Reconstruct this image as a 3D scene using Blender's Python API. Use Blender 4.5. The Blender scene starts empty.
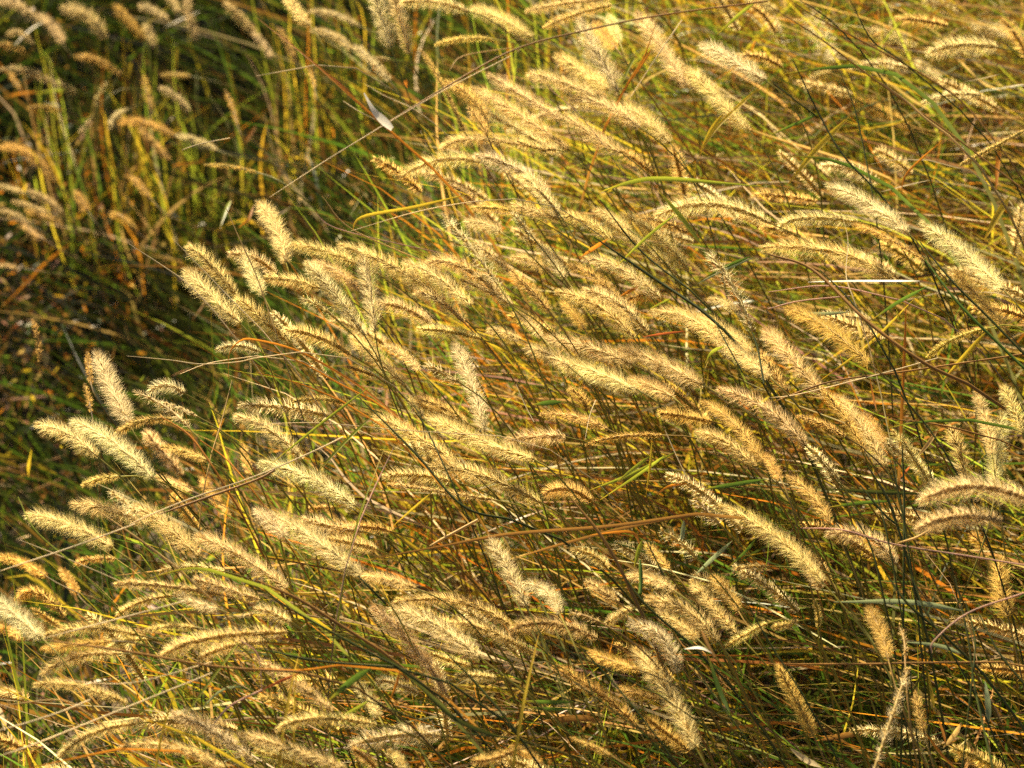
import bpy, math, random
import numpy as np
from mathutils import Vector
SEED = 7
rng = np.random.default_rng(SEED)
random.seed(SEED)
sc = bpy.context.scene
COL = sc.collection
W, H = 1024.0, 768.0

# ------------------------------------------------------------------ camera
CAM = np.array([0.0, 0.0, 1.60])
PITCH = math.radians(27.0)
FOCAL, SENSOR = 85.0, 36.0
cd = bpy.data.cameras.new('camera')
cam = bpy.data.objects.new('camera', cd)
COL.objects.link(cam)
cam.location = CAM
cam.rotation_euler = (math.radians(90) - PITCH, 0, 0)
cd.lens = FOCAL
cd.sensor_width = SENSOR
cd.clip_start = 0.05
cd.clip_end = 2000
cd.dof.use_dof = True
cd.dof.focus_distance = 2.02
cd.dof.aperture_fstop = 8.0
cd.dof.aperture_blades = 7
sc.camera = cam
FW = np.array([0, math.cos(PITCH), -math.sin(PITCH)])
UP = np.array([0, math.sin(PITCH), math.cos(PITCH)])
RT = np.array([1.0, 0, 0])


def sm(a, b, x):
    t = np.clip((x - a) / (b - a), 0, 1)
    return t * t * (3 - 2 * t)


def ground(x, y):
    """terrain height: a bank that rises away from the viewer, with a hollow beyond its crest"""
    x = np.asarray(x, float)
    y = np.asarray(y, float)
    yy = np.clip(y, -2, 6)
    z = -0.35 + 0.25 * yy
    # crest line in plan
    ax, ay, bx, by = -0.46, 1.55, -0.08, 2.50
    nx, ny = -(by - ay), (bx - ax)
    n = math.hypot(nx, ny)
    nx, ny = nx / n, ny / n
    d = (x - ax) * nx + (y - ay) * ny
    z = z - 0.62 * sm(0.02, 0.85, d) * (1 - 0.45 * sm(2.5, 6, y))
    z = z + 0.018 * np.sin(7.1 * x + 2.3 * y) + 0.014 * np.sin(11.7 * y - 5 * x + 1)
    r = np.hypot(x, y - 2)
    z = z + sm(9, 60, r) * 1.2 * np.sin(x * 0.05 + 1) * np.cos(y * 0.04)
    return z


def crest(x, y):
    ax, ay, bx, by = -0.46, 1.55, -0.08, 2.50
    nx, ny = -(by - ay), (bx - ax)
    n = math.hypot(nx, ny)
    return (x - ax) * nx / n + (y - ay) * ny / n


def ray(px, py):
    k = SENSOR / FOCAL / W
    d = FW + RT * ((px - W / 2) * k) - UP * ((py - H / 2) * k)
    return d / np.linalg.norm(d)


def march(px, py, h):
    d = ray(px, py)
    s = np.arange(1.2, 9.0, 0.01)
    P = CAM[None] + s[:, None] * d[None]
    ok = P[:, 2] < ground(P[:, 0], P[:, 1]) + h
    i = int(np.argmax(ok)) if ok.any() else len(s) - 1
    return s[i]


def at(px, py, s):
    return CAM + ray(px, py) * s


# ------------------------------------------------------------------ materials
def plant_mat(name, transl, rough, spec=0.5, bump=0.0, noise_scale=60.0, var=0.25):
    m = bpy.data.materials.new(name)
    m.use_nodes = True
    nt = m.node_tree
    nt.nodes.clear()
    out = nt.nodes.new('ShaderNodeOutputMaterial')
    at_ = nt.nodes.new('ShaderNodeAttribute')
    at_.attribute_name = 'tint'
    tc = nt.nodes.new('ShaderNodeTexCoord')
    ns = nt.nodes.new('ShaderNodeTexNoise')
    ns.inputs['Scale'].default_value = noise_scale
    ns.inputs['Detail'].default_value = 3
    nt.links.new(tc.outputs['Object'], ns.inputs['Vector'])
    mr = nt.nodes.new('ShaderNodeMapRange')
    mr.inputs['From Min'].default_value = 0.3
    mr.inputs['From Max'].default_value = 0.7
    mr.inputs['To Min'].default_value = 1 - var
    mr.inputs['To Max'].default_value = 1 + var
    nt.links.new(ns.outputs['Fac'], mr.inputs['Value'])
    mul = nt.nodes.new('ShaderNodeVectorMath')
    mul.operation = 'SCALE'
    nt.links.new(at_.outputs['Color'], mul.inputs[0])
    nt.links.new(mr.outputs['Result'], mul.inputs['Scale'])
    pb = nt.nodes.new('ShaderNodeBsdfPrincipled')
    pb.inputs['Roughness'].default_value = rough
    pb.inputs['Specular IOR Level'].default_value = spec
    nt.links.new(mul.outputs[0], pb.inputs['Base Color'])
    tr = nt.nodes.new('ShaderNodeBsdfTranslucent')
    nt.links.new(mul.outputs[0], tr.inputs['Color'])
    mx = nt.nodes.new('ShaderNodeMixShader')
    mx.inputs[0].default_value = transl
    nt.links.new(pb.outputs[0], mx.inputs[1])
    nt.links.new(tr.outputs[0], mx.inputs[2])
    nt.links.new(mx.outputs[0], out.inputs['Surface'])
    return m


M_BRISTLE = plant_mat('bristle_straw', 0.80, 0.45, 0.18, noise_scale=45, var=0.12)
M_HEAD = plant_mat('seed_husk', 0.45, 0.55, 0.35, noise_scale=350, var=0.30)
M_STEM = plant_mat('grass_stem', 0.28, 0.5, 0.2, noise_scale=40, var=0.25)
M_BLADE = plant_mat('grass_leaf', 0.60, 0.38, 0.35, noise_scale=25, var=0.22)


def ground_mat():
    m = bpy.data.materials.new('earth_and_litter')
    m.use_nodes = True
    nt = m.node_tree
    b = nt.nodes['Principled BSDF']
    b.inputs['Roughness'].default_value = 0.9
    tc = nt.nodes.new('ShaderNodeTexCoord')
    n1 = nt.nodes.new('ShaderNodeTexNoise')
    n1.inputs['Scale'].default_value = 22
    n1.inputs['Detail'].default_value = 8
    n1.inputs['Roughness'].default_value = 0.7
    nt.links.new(tc.outputs['Object'], n1.inputs['Vector'])
    cr = nt.nodes.new('ShaderNodeValToRGB')
    e = cr.color_ramp.elements
    e[0].position = 0.3
    e[0].color = (0.035, 0.024, 0.012, 1)
    e[1].position = 0.72
    e[1].color = (0.20, 0.125, 0.05, 1)
    x = e.new(0.5)
    x.color = (0.085, 0.055, 0.022, 1)
    nt.links.new(n1.outputs['Fac'], cr.inputs[0])
    nt.links.new(cr.outputs[0], b.inputs['Base Color'])
    bp = nt.nodes.new('ShaderNodeBump')
    bp.inputs['Distance'].default_value = 0.02
    nt.links.new(n1.outputs['Fac'], bp.inputs['Height'])
    nt.links.new(bp.outputs[0], b.inputs['Normal'])
    return m


# ------------------------------------------------------------------ mesh helpers
def mesh_np(name, V, F, tint, mat, parent=None, origin=None, smooth=False):
    """F: (n,3) or (n,4) index array, or list of the two"""
    V = np.asarray(V, float)
    if origin is not None:
        V = V - np.asarray(origin)[None]
    me = bpy.data.meshes.new(name)
    Fs = F if isinstance(F, list) else [F]
    loops = np.concatenate([f.reshape(-1) for f in Fs if len(f)])
    sizes = np.concatenate([np.full(len(f), f.shape[1]) for f in Fs if len(f)])
    me.vertices.add(len(V))
    me.vertices.foreach_set('co', V.astype(np.float32).reshape(-1))
    me.loops.add(len(loops))
    me.loops.foreach_set('vertex_index', loops.astype(np.int32))
    me.polygons.add(len(sizes))
    st = np.concatenate([[0], np.cumsum(sizes)[:-1]])
    me.polygons.foreach_set('loop_start', st.astype(np.int32))
    me.polygons.foreach_set('loop_total', sizes.astype(np.int32))
    if smooth:
        me.polygons.foreach_set('use_smooth', np.ones(len(sizes), bool))
    a = me.attributes.new('tint', 'FLOAT_COLOR', 'POINT')
    c = np.ones((len(V), 4), np.float32)
    c[:, :3] = tint
    a.data.foreach_set('color', c.reshape(-1))
    me.materials.append(mat)
    me.update(calc_edges=True)
    me.validate()
    o = bpy.data.objects.new(name, me)
    COL.objects.link(o)
    if parent is not None:
        o.parent = parent
    elif origin is not None:
        o.location = Vector(origin)
    return o


def tag(o, label=None, cat=None, group=None, kind=None):
    if label: o['label'] = label
    if cat: o['category'] = cat
    if group: o['group'] = group
    if kind: o['kind'] = kind


def frames(P):
    T = np.gradient(P, axis=0)
    T /= np.linalg.norm(T, axis=1)[:, None] + 1e-12
    ref = np.array([0.13, -0.8, 0.55])
    A = np.cross(T, ref)
    A /= np.linalg.norm(A, axis=1)[:, None] + 1e-12
    B = np.cross(T, A)
    return T, A, B


def tube(P, R, sides=5):
    n = len(P)
    T, A, B = frames(P)
    a = np.arange(sides) / sides * 2 * math.pi
    V = P[:, None] + R[:, None, None] * (np.cos(a)[None, :, None] * A[:, None] + np.sin(a)[None, :, None] * B[:, None])
    V = V.reshape(-1, 3)
    i = np.arange(n - 1)[:, None] * sides
    j = np.arange(sides)[None]
    k = (j + 1) % sides
    F = np.stack([i + j, i + k, i + sides + k, i + sides + j], -1).reshape(-1, 4)
    return V, F


def catmull(P, n):
    P = np.asarray(P, float)
    if len(P) == 2:
        t = np.linspace(0, 1, n)[:, None]
        return P[0] * (1 - t) + P[1] * t
    Q = np.vstack([2 * P[0] - P[1], P, 2 * P[-1] - P[-2]])
    seg = len(P) - 1
    u = np.linspace(0, seg - 1e-6, n)
    i = u.astype(int)
    t = (u - i)[:, None]
    a, b, c, d = Q[i], Q[i + 1], Q[i + 2], Q[i + 3]
    return 0.5 * ((2 * b) + (-a + c) * t + (2 * a - 5 * b + 4 * c - d) * t ** 2 + (-a + 3 * b - 3 * c + d) * t ** 3)


# ------------------------------------------------------------------ ground and sky
def build_ground():
    def axis(c, near, far):
        a = np.arange(-near, near + 1e-6, 0.06)
        b = near * (far / near) ** (np.linspace(0, 1, 40)[1:])
        return np.concatenate([-b[::-1], a, b]) + c
    xs, ys = axis(0, 5, 900), axis(3, 5, 900)
    X, Y = np.meshgrid(xs, ys)
    Z = ground(X, Y)
    V = np.stack([X, Y, Z], -1).reshape(-1, 3)
    nx, ny = len(xs), len(ys)
    i, j = np.meshgrid(np.arange(nx - 1), np.arange(ny - 1))
    a = (j * nx + i).reshape(-1)
    F = np.stack([a, a + 1, a + nx + 1, a + nx], -1)
    o = mesh_np('ground', V, F, (1, 1, 1), ground_mat(), smooth=True)
    tag(o, 'brown earth bank under the grass', None, None, 'structure')


build_ground()
AZ, EL = math.radians(-26), math.radians(40)      # azimuth from +Y (away from the viewer), towards -X
sd = np.array([math.sin(AZ) * math.cos(EL), math.cos(AZ) * math.cos(EL), math.sin(EL)])
wd = bpy.data.worlds.new('World')
sc.world = wd
wd.use_nodes = True
nt = wd.node_tree
bg = nt.nodes['Background']
sky = nt.nodes.new('ShaderNodeTexSky')
sky.sky_type = 'NISHITA'
sky.sun_disc = False
sky.sun_elevation = EL
sky.sun_rotation = AZ
sky.air_density = 1.0
sky.dust_density = 4.0
sky.ozone_density = 0.4
nt.links.new(sky.outputs[0], bg.inputs[0])
bg.inputs[1].default_value = 0.055
ld = bpy.data.lights.new('sun', 'SUN')
ld.energy = 5.0
ld.angle = math.radians(0.6)
ld.color = (1.0, 0.85, 0.58)
lo = bpy.data.objects.new('sun', ld)
COL.objects.link(lo)
lo.rotation_euler = Vector(sd).to_track_quat('Z', 'Y').to_euler()

# ------------------------------------------------------------------ seed heads
# colour sets: husk, bristle, stem (base colours)
KC = {
    'g': ((0.56, 0.37, 0.06), (0.93, 0.72, 0.32), (0.24, 0.20, 0.03)),   # gold
    'p': ((0.57, 0.41, 0.10), (0.93, 0.765, 0.40), (0.26, 0.22, 0.04)),   # pale straw
    'o': ((0.44, 0.26, 0.04), (0.84, 0.58, 0.18), (0.22, 0.14, 0.03)),   # ochre
    'y': ((0.48, 0.38, 0.05), (0.88, 0.64, 0.20), (0.26, 0.24, 0.03)),   # yellow green
    'r': ((0.48, 0.30, 0.08), (0.90, 0.67, 0.32), (0.24, 0.14, 0.04)),   # pinkish brown
}
HUE = {'g': 'golden', 'p': 'pale straw', 'o': 'ochre brown', 'y': 'greenish yellow', 'r': 'pinkish tan'}

# tile col, tile row, tip x y, middle x y, base x y, fuzzy width, colour, depth layer, optional label   (coordinates read at 4x)
HEADS = """
0 0 -10 10 80 25 150 90 55 p b
0 0 150 55 215 110 250 175 60 p b
0 0 250 30 350 60 420 155 85 p b
0 0 0 280 110 285 215 335 45 p b
0 0 215 330 260 345 300 375 45 p b
0 0 300 228 390 240 480 300 45 o b
0 0 0 590 110 610 220 730 65 o b
0 0 110 435 180 430 250 445 35 o b
0 0 480 490 580 490 700 545 62 o b
0 0 700 540 790 560 870 600 45 p b
0 0 460 20 520 90 580 160 60 o b
0 0 560 20 620 45 675 90 55 p b
0 0 750 -10 755 60 790 165 55 p b
0 0 640 350 710 390 755 450 50 p b
0 0 440 520 460 470 510 440 40 p b
0 0 560 510 620 580 680 640 55 o b
0 0 -10 180 50 185 100 210 42 o b
0 0 580 95 600 140 625 185 50 p b
0 0 430 330 400 370 385 420 30 p b
0 0 575 300 590 370 610 440 42 o b
0 0 670 -20 695 15 715 50 50 p b
0 0 900 10 960 70 1030 150 60 p b
0 0 900 360 930 430 950 500 35 o b
0 0 520 700 560 740 600 790 45 o b
0 0 40 290 60 325 80 355 35 o b
0 0 320 530 350 500 370 465 35 p b
0 0 30 140 80 130 130 180 40 p b
0 0 640 300 700 298 765 305 35 y b
0 0 -20 745 40 750 95 775 40 p b
0 0 820 660 920 665 1030 690 30 y b
0 1 50 35 130 60 200 85 42 p b
0 1 110 -5 190 35 245 85 52 p b
0 1 100 75 170 90 250 135 45 o b
0 1 90 120 130 160 180 190 45 r b
0 1 -10 70 50 85 100 115 40 p b
0 1 300 -5 330 40 350 75 55 o b
0 1 130 510 150 580 160 680 35 o b
0 1 440 90 490 100 540 150 50 o b
0 1 -10 290 30 292 65 300 30 r b
0 1 350 640 355 700 365 770 35 o b
0 1 755 215 850 300 950 420 95 g n
0 1 745 315 840 410 960 525 110 g n
0 1 870 630 950 615 1040 640 60 p n
0 2 385 -128 450 20 515 155 112 p n tall upright straw head standing alone against the dark hollow
0 2 600 30 665 5 738 38 78 p n short plump arched head like a caterpillar on a thin bare stalk
1 0 120 -30 160 40 215 100 72 g n
1 0 215 45 310 55 415 105 45 p b
1 0 220 120 310 140 380 200 50 p b
1 0 390 180 460 240 535 325 55 p b
1 0 440 235 490 232 535 240 25 p b
1 0 465 -60 505 80 540 190 90 p n
1 0 540 -40 580 90 615 215 80 g n
1 0 585 10 700 5 850 45 78 g n
1 0 864 32 972 68 1104 148 88 g n
1 0 720 180 820 155 950 158 42 y n slender yellow spike lying level on a long thin stem near the top
1 0 660 200 740 330 835 530 38 o n closed narrow brown spike leaning behind the crossing straws
1 0 760 325 860 390 925 490 80 o n
1 0 932 300 1080 390 1224 480 85 g n
1 0 864 352 1056 460 1252 600 100 g n
1 0 896 432 1050 520 1224 616 90 p n
1 0 745 590 880 555 1096 588 82 g n
1 0 570 710 740 640 900 650 88 g n
1 0 880 620 1040 676 1172 776 92 p n
1 0 1060 700 1140 770 1212 856 80 p n
1 0 850 430 900 490 925 545 60 o n
1 0 90 110 130 180 155 250 45 o b
1 0 -10 130 30 180 65 235 45 p b
1 0 215 280 225 315 235 355 26 y b
2 0 60 45 200 15 400 -5 62 g n
2 0 130 110 260 55 400 20 60 y n
2 0 330 90 370 140 415 190 70 o n
2 0 385 60 405 110 430 165 60 p n
2 0 270 80 350 230 425 370 112 p n pale bristly head seen nearly upright behind a thin dark stem
2 0 180 220 290 290 385 360 100 g n
2 0 70 295 200 330 335 385 95 g n
2 0 230 400 370 420 510 510 105 g n
2 0 440 420 540 480 630 570 100 g n
2 0 215 460 320 540 435 610 110 g n
2 0 500 50 600 190 700 345 95 g n
2 0 700 270 820 390 945 520 100 g n long straight golden head ending beside the yellow blades at the top
2 0 760 180 880 240 1010 320 110 p n
2 0 940 -10 1000 20 1060 40 60 p m
2 0 20 560 90 590 180 600 60 g n
3 0 0 70 30 120 60 160 70 p m
3 0 160 70 210 140 265 250 110 p m
3 0 420 120 510 170 610 210 90 p m
3 0 640 210 770 180 920 190 100 p n whitish level head among the green stems near the upper corner
3 0 820 100 920 120 1030 150 80 p m
3 0 630 0 700 30 760 60 80 p m
3 0 340 400 450 440 580 520 75 o m
3 0 770 660 880 600 1030 520 34 y n thin straw spike slanting up to the frame edge
3 0 145 335 250 290 350 280 60 p m
3 0 340 270 410 255 490 240 50 p m
3 0 590 240 640 280 690 310 60 p m
3 1 240 -30 410 50 560 165 100 p n
1 1 10 45 80 140 120 280 105 g n
1 1 -108 248 -8 264 80 328 78 g n
1 1 -56 248 -16 328 28 412 85 p n
1 1 40 344 140 352 256 384 82 g n
1 1 140 212 264 232 404 288 85 g n
1 1 232 280 328 320 408 392 80 r n
1 1 204 280 304 392 436 576 92 p n
1 1 188 428 248 452 320 508 72 p s
1 1 -80 428 24 504 136 612 108 g n
1 1 336 212 560 304 736 424 105 g n
1 1 596 280 740 352 860 456 100 g n
1 1 640 400 740 440 830 520 95 r n
1 1 425 240 455 400 475 560 95 p n stiff pale upright head crossing the flowing golden ones
1 1 488 444 600 468 708 536 90 g n
1 1 648 548 780 560 900 588 72 g n
1 1 680 288 828 300 1016 452 98 g n
1 1 820 352 920 392 1024 452 80 g n
1 1 740 88 860 220 968 372 92 p s
1 1 880 200 960 272 1040 340 80 g n
1 1 840 120 912 128 976 160 82 p n short fat pale head tucked behind the ragged tip
1 1 868 64 956 64 1048 84 66 y n
1 1 120 552 248 580 380 652 88 g n
1 1 388 572 472 652 600 780 100 g n
1 1 520 612 592 652 652 712 60 g n
1 1 680 690 740 720 810 760 95 p s
1 1 792 604 860 764 912 956 95 p n upright pale head standing out in the thick of the tussock
1 1 372 700 420 715 476 736 45 o n
1 1 930 550 990 560 1060 590 60 g n
2 1 110 215 160 270 215 345 75 p n
2 1 200 90 300 120 400 190 80 g n
2 1 440 90 590 180 705 320 100 g n
2 1 380 120 520 215 660 330 92 g n
2 1 290 265 440 310 590 425 90 g n
2 1 230 290 330 340 430 430 75 o n
2 1 580 95 800 50 1030 125 112 g n long arched head with a bright back over a brown shaded belly
2 1 780 240 880 370 960 560 100 p s ragged pale head leaning over a dark forked stem
2 1 0 260 80 275 150 320 70 g n
2 1 0 320 70 390 150 480 80 o n
2 1 180 400 350 460 490 590 95 g n
2 1 290 390 430 450 540 560 90 g n
2 1 200 440 250 490 290 550 70 o n
2 1 560 480 720 510 830 610 100 g n
2 1 640 470 820 540 960 640 100 g n
2 1 130 590 300 620 480 690 110 g n
2 1 200 680 330 720 500 790 120 p n
2 1 430 630 580 680 760 770 120 g n
2 1 790 430 850 440 890 480 60 g n
2 1 830 600 930 660 1030 740 90 g n
2 1 0 50 100 80 190 110 90 g n
2 1 90 -20 150 40 185 100 70 p s
2 1 0 80 40 130 90 190 60 p s
2 1 60 620 150 650 230 700 90 g n
2 1 330 70 400 100 470 150 60 g n
2 1 20 480 70 520 120 580 60 g n
3 1 50 140 150 105 360 120 80 p n
3 1 -20 225 260 238 500 350 115 g n big sweeping head pointing at the flat white blade
3 1 610 120 800 260 940 390 110 p n
3 1 750 320 850 430 960 560 88 o n
3 1 80 465 230 540 410 690 110 o n shaggy ochre head alone over the open brown patch
3 1 640 660 740 590 880 545 46 y n narrow straw spike rising toward the frame edge below the stems
3 1 950 185 990 160 1040 130 60 p m
3 1 340 130 450 170 620 270 46 o n
3 1 -10 550 80 650 230 820 108 g n
3 1 -30 640 20 720 80 800 80 o n
0 2 150 160 270 200 390 290 100 p n
0 2 290 150 450 230 610 375 115 p n
0 2 460 205 560 150 690 140 56 y n
0 2 530 30 660 90 760 180 72 p s
0 2 620 70 700 90 790 130 30 p n
0 2 580 190 650 270 730 370 78 r m
0 2 650 250 740 270 830 305 60 y n
0 2 330 405 400 380 480 370 55 y n
0 2 440 430 500 470 545 520 80 p s
0 2 290 480 430 500 590 560 100 g n
0 2 110 525 270 560 450 655 108 g n
0 2 540 490 670 570 795 690 122 g n
0 2 630 370 700 400 770 430 60 r m
0 2 690 440 740 510 800 590 62 o m
0 2 800 370 860 460 920 540 58 o m
0 2 970 240 985 310 1000 360 46 o m
0 2 788 608 950 680 1148 820 110 g n
0 2 940 130 1080 184 1208 304 95 g n
1 2 20 318 200 368 400 490 112 p n
0 2 -10 690 90 715 185 770 60 o m
0 2 300 720 370 700 460 700 45 o m
0 2 640 750 760 730 900 750 60 g n
0 2 340 0 355 60 365 110 36 o b
1 2 150 70 270 60 400 85 48 y n
1 2 480 130 620 200 800 310 110 g n
1 2 620 60 720 110 850 160 98 g n
1 2 690 130 880 220 1110 300 112 g n
1 2 510 370 650 365 780 390 80 g n
1 2 530 402 680 420 960 465 44 g n
1 2 700 330 900 365 1140 475 112 g n
1 2 0 500 60 550 115 610 90 p n
1 2 60 520 230 620 425 765 128 p n broad bushy head with long pale bristles low in the tussock
1 2 190 540 300 570 430 590 88 g n
1 2 330 600 410 570 540 590 70 o n
1 2 290 620 400 640 480 660 78 g n
1 2 930 615 1010 740 1084 892 98 p n
1 2 640 60 740 90 840 150 70 o n
1 2 210 500 250 495 310 495 40 o m
2 2 -20 225 100 210 215 212 95 g n
2 2 130 440 220 420 320 470 90 o n rounded hooked head bending into the olive grass
2 2 300 245 430 210 600 205 46 o n slender bowed spike with a green tip across the green gap
2 2 120 120 250 130 380 180 70 o n
2 2 590 115 690 130 800 150 80 o n
2 2 760 70 890 160 1010 320 82 o n
2 2 740 190 850 230 980 330 88 g n
2 2 828 20 1028 105 1176 248 100 g n
2 2 730 450 780 510 830 560 100 p s
2 2 832 484 1068 620 1240 792 110 g n
2 2 600 590 680 640 740 700 88 p s
2 2 540 640 580 690 630 740 60 o n
2 2 470 -20 560 10 640 50 90 g n
2 2 900 740 960 730 1030 730 40 g n
2 2 60 380 150 370 260 360 60 g m
2 2 230 20 280 60 300 110 80 o n
2 2 240 660 330 690 380 740 70 g n
3 2 220 20 310 140 385 270 66 o n
3 2 270 50 370 160 470 330 98 g n
3 2 500 190 580 290 655 420 68 g n
3 2 720 170 770 280 790 400 88 g n
3 2 935 120 915 270 910 400 112 p n stout upright head with a pale stripe above the big front arch
3 2 830 30 870 150 895 280 78 g n
3 2 940 10 980 90 1020 200 78 g n
3 2 610 470 820 410 1060 470 125 r f thick pinkish arch with blurred bristles at the frame edge, upper of two
3 2 600 580 760 530 935 550 112 r f soft pinkish head lying under the thick arch, lower of two
3 2 180 270 230 320 280 380 80 p s
3 2 120 130 220 160 310 210 50 o n
3 2 80 370 180 450 250 560 78 o n
3 2 240 600 400 610 510 720 105 r n
3 2 680 130 770 125 840 130 50 p m
3 2 -10 280 20 330 50 380 60 o n
3 3 930 -70 930 50 960 165 112 o n
3 2 815 600 850 640 870 700 68 o m
3 2 380 120 420 170 465 235 70 o n
0 3 -20 90 75 165 165 245 118 p n
0 3 70 95 150 65 260 165 70 o m
0 3 130 130 190 170 250 210 40 o m
0 3 -10 205 40 215 85 260 60 o m
0 3 240 -30 280 20 310 70 50 o m
0 3 470 160 560 105 690 80 60 g n
0 3 460 35 620 35 880 75 56 r n long thin spike with a reddish tip resting on the pale straws
0 3 180 235 370 210 570 240 74 g n
0 3 580 220 680 200 780 205 50 g n
0 3 170 290 300 275 450 260 70 o n
0 3 170 395 300 325 480 310 84 g n
0 3 430 290 500 260 590 255 60 g n
0 3 650 320 830 250 1150 225 98 g n
0 3 800 330 920 280 1080 265 78 g n
0 3 140 435 310 440 510 510 72 g n
0 3 -10 470 50 465 110 495 70 r m
0 3 240 720 370 630 550 590 78 g n bow shaped head curving down at its tip low by the frame edge
0 3 480 690 680 680 900 770 78 g n
0 3 690 550 850 620 1020 750 100 p n
0 3 950 630 1160 690 1384 770 90 g n
0 3 100 760 130 710 170 680 60 o m
0 3 60 690 100 670 140 680 50 r m
0 3 700 70 790 110 870 130 70 p n
0 3 780 10 900 50 1040 95 80 g n
0 3 900 170 960 160 1020 150 30 p n
1 3 0 330 160 430 310 540 78 g n straight head with a sharp tip beside the red blade
1 3 90 610 250 570 480 595 80 g n
1 3 380 680 550 640 740 640 118 p n
1 3 470 130 620 270 760 470 108 r n
1 3 540 130 720 200 900 330 128 p n
1 3 550 110 800 100 1020 200 84 g n
1 3 780 190 920 215 1124 320 90 g n
1 3 430 0 520 10 640 50 80 g n
1 3 400 420 450 490 490 560 80 p n
1 3 0 700 100 730 200 770 90 g n
1 3 530 700 570 730 605 790 60 g n
1 3 390 690 440 730 480 770 60 o n
1 3 700 310 780 340 860 360 60 g n
1 3 800 400 880 400 960 410 60 p n
1 3 490 420 560 430 650 470 78 p n
1 3 870 740 950 730 1030 700 70 o n
1 3 0 130 70 150 140 190 80 g n
2 3 50 30 140 60 190 150 88 p n
2 3 300 20 360 60 425 105 80 r n
2 3 0 215 150 190 340 250 95 r n level head turning from straw to rusty pink at its foot
2 3 460 0 560 10 650 60 80 g n
2 3 540 90 700 140 820 265 108 g n
2 3 580 140 680 200 740 250 78 g n
2 3 470 190 605 255 660 390 100 p n hooked head with a crisp glowing back, beside the small white scrap
2 3 490 290 620 460 735 685 118 g n
2 3 170 360 350 470 500 600 92 o n
2 3 310 305 400 340 510 375 80 o n
2 3 720 20 800 120 900 230 80 g n
2 3 800 0 860 60 905 140 80 o n
2 3 540 570 620 630 710 700 90 o n
2 3 430 450 500 470 590 490 80 o n
2 3 860 280 940 230 1020 190 60 g n
2 3 380 190 420 160 480 130 60 g n
2 3 230 150 290 160 360 190 50 r s
2 3 820 380 840 430 870 500 50 o m
2 3 0 680 60 710 120 750 60 o n
2 3 240 650 320 680 400 720 42 o n
3 3 400 125 450 220 480 330 88 o n small tilted golden brush standing over the dark green tangle
3 3 40 360 110 490 185 645 78 o n
3 3 560 370 500 550 420 790 74 p s knobbly half shed head crossing the litter at the bottom edge
3 3 590 470 605 550 625 630 58 o n
3 3 20 205 70 195 120 180 44 y n
3 3 150 -60 185 0 215 50 80 g n
3 3 185 100 200 150 200 205 36 y n
3 3 430 70 550 75 680 90 58 o m
3 3 525 200 545 260 548 325 40 r s
"""


TODO = []


def unit(v):
    return v / (np.linalg.norm(v) + 1e-12)


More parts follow.
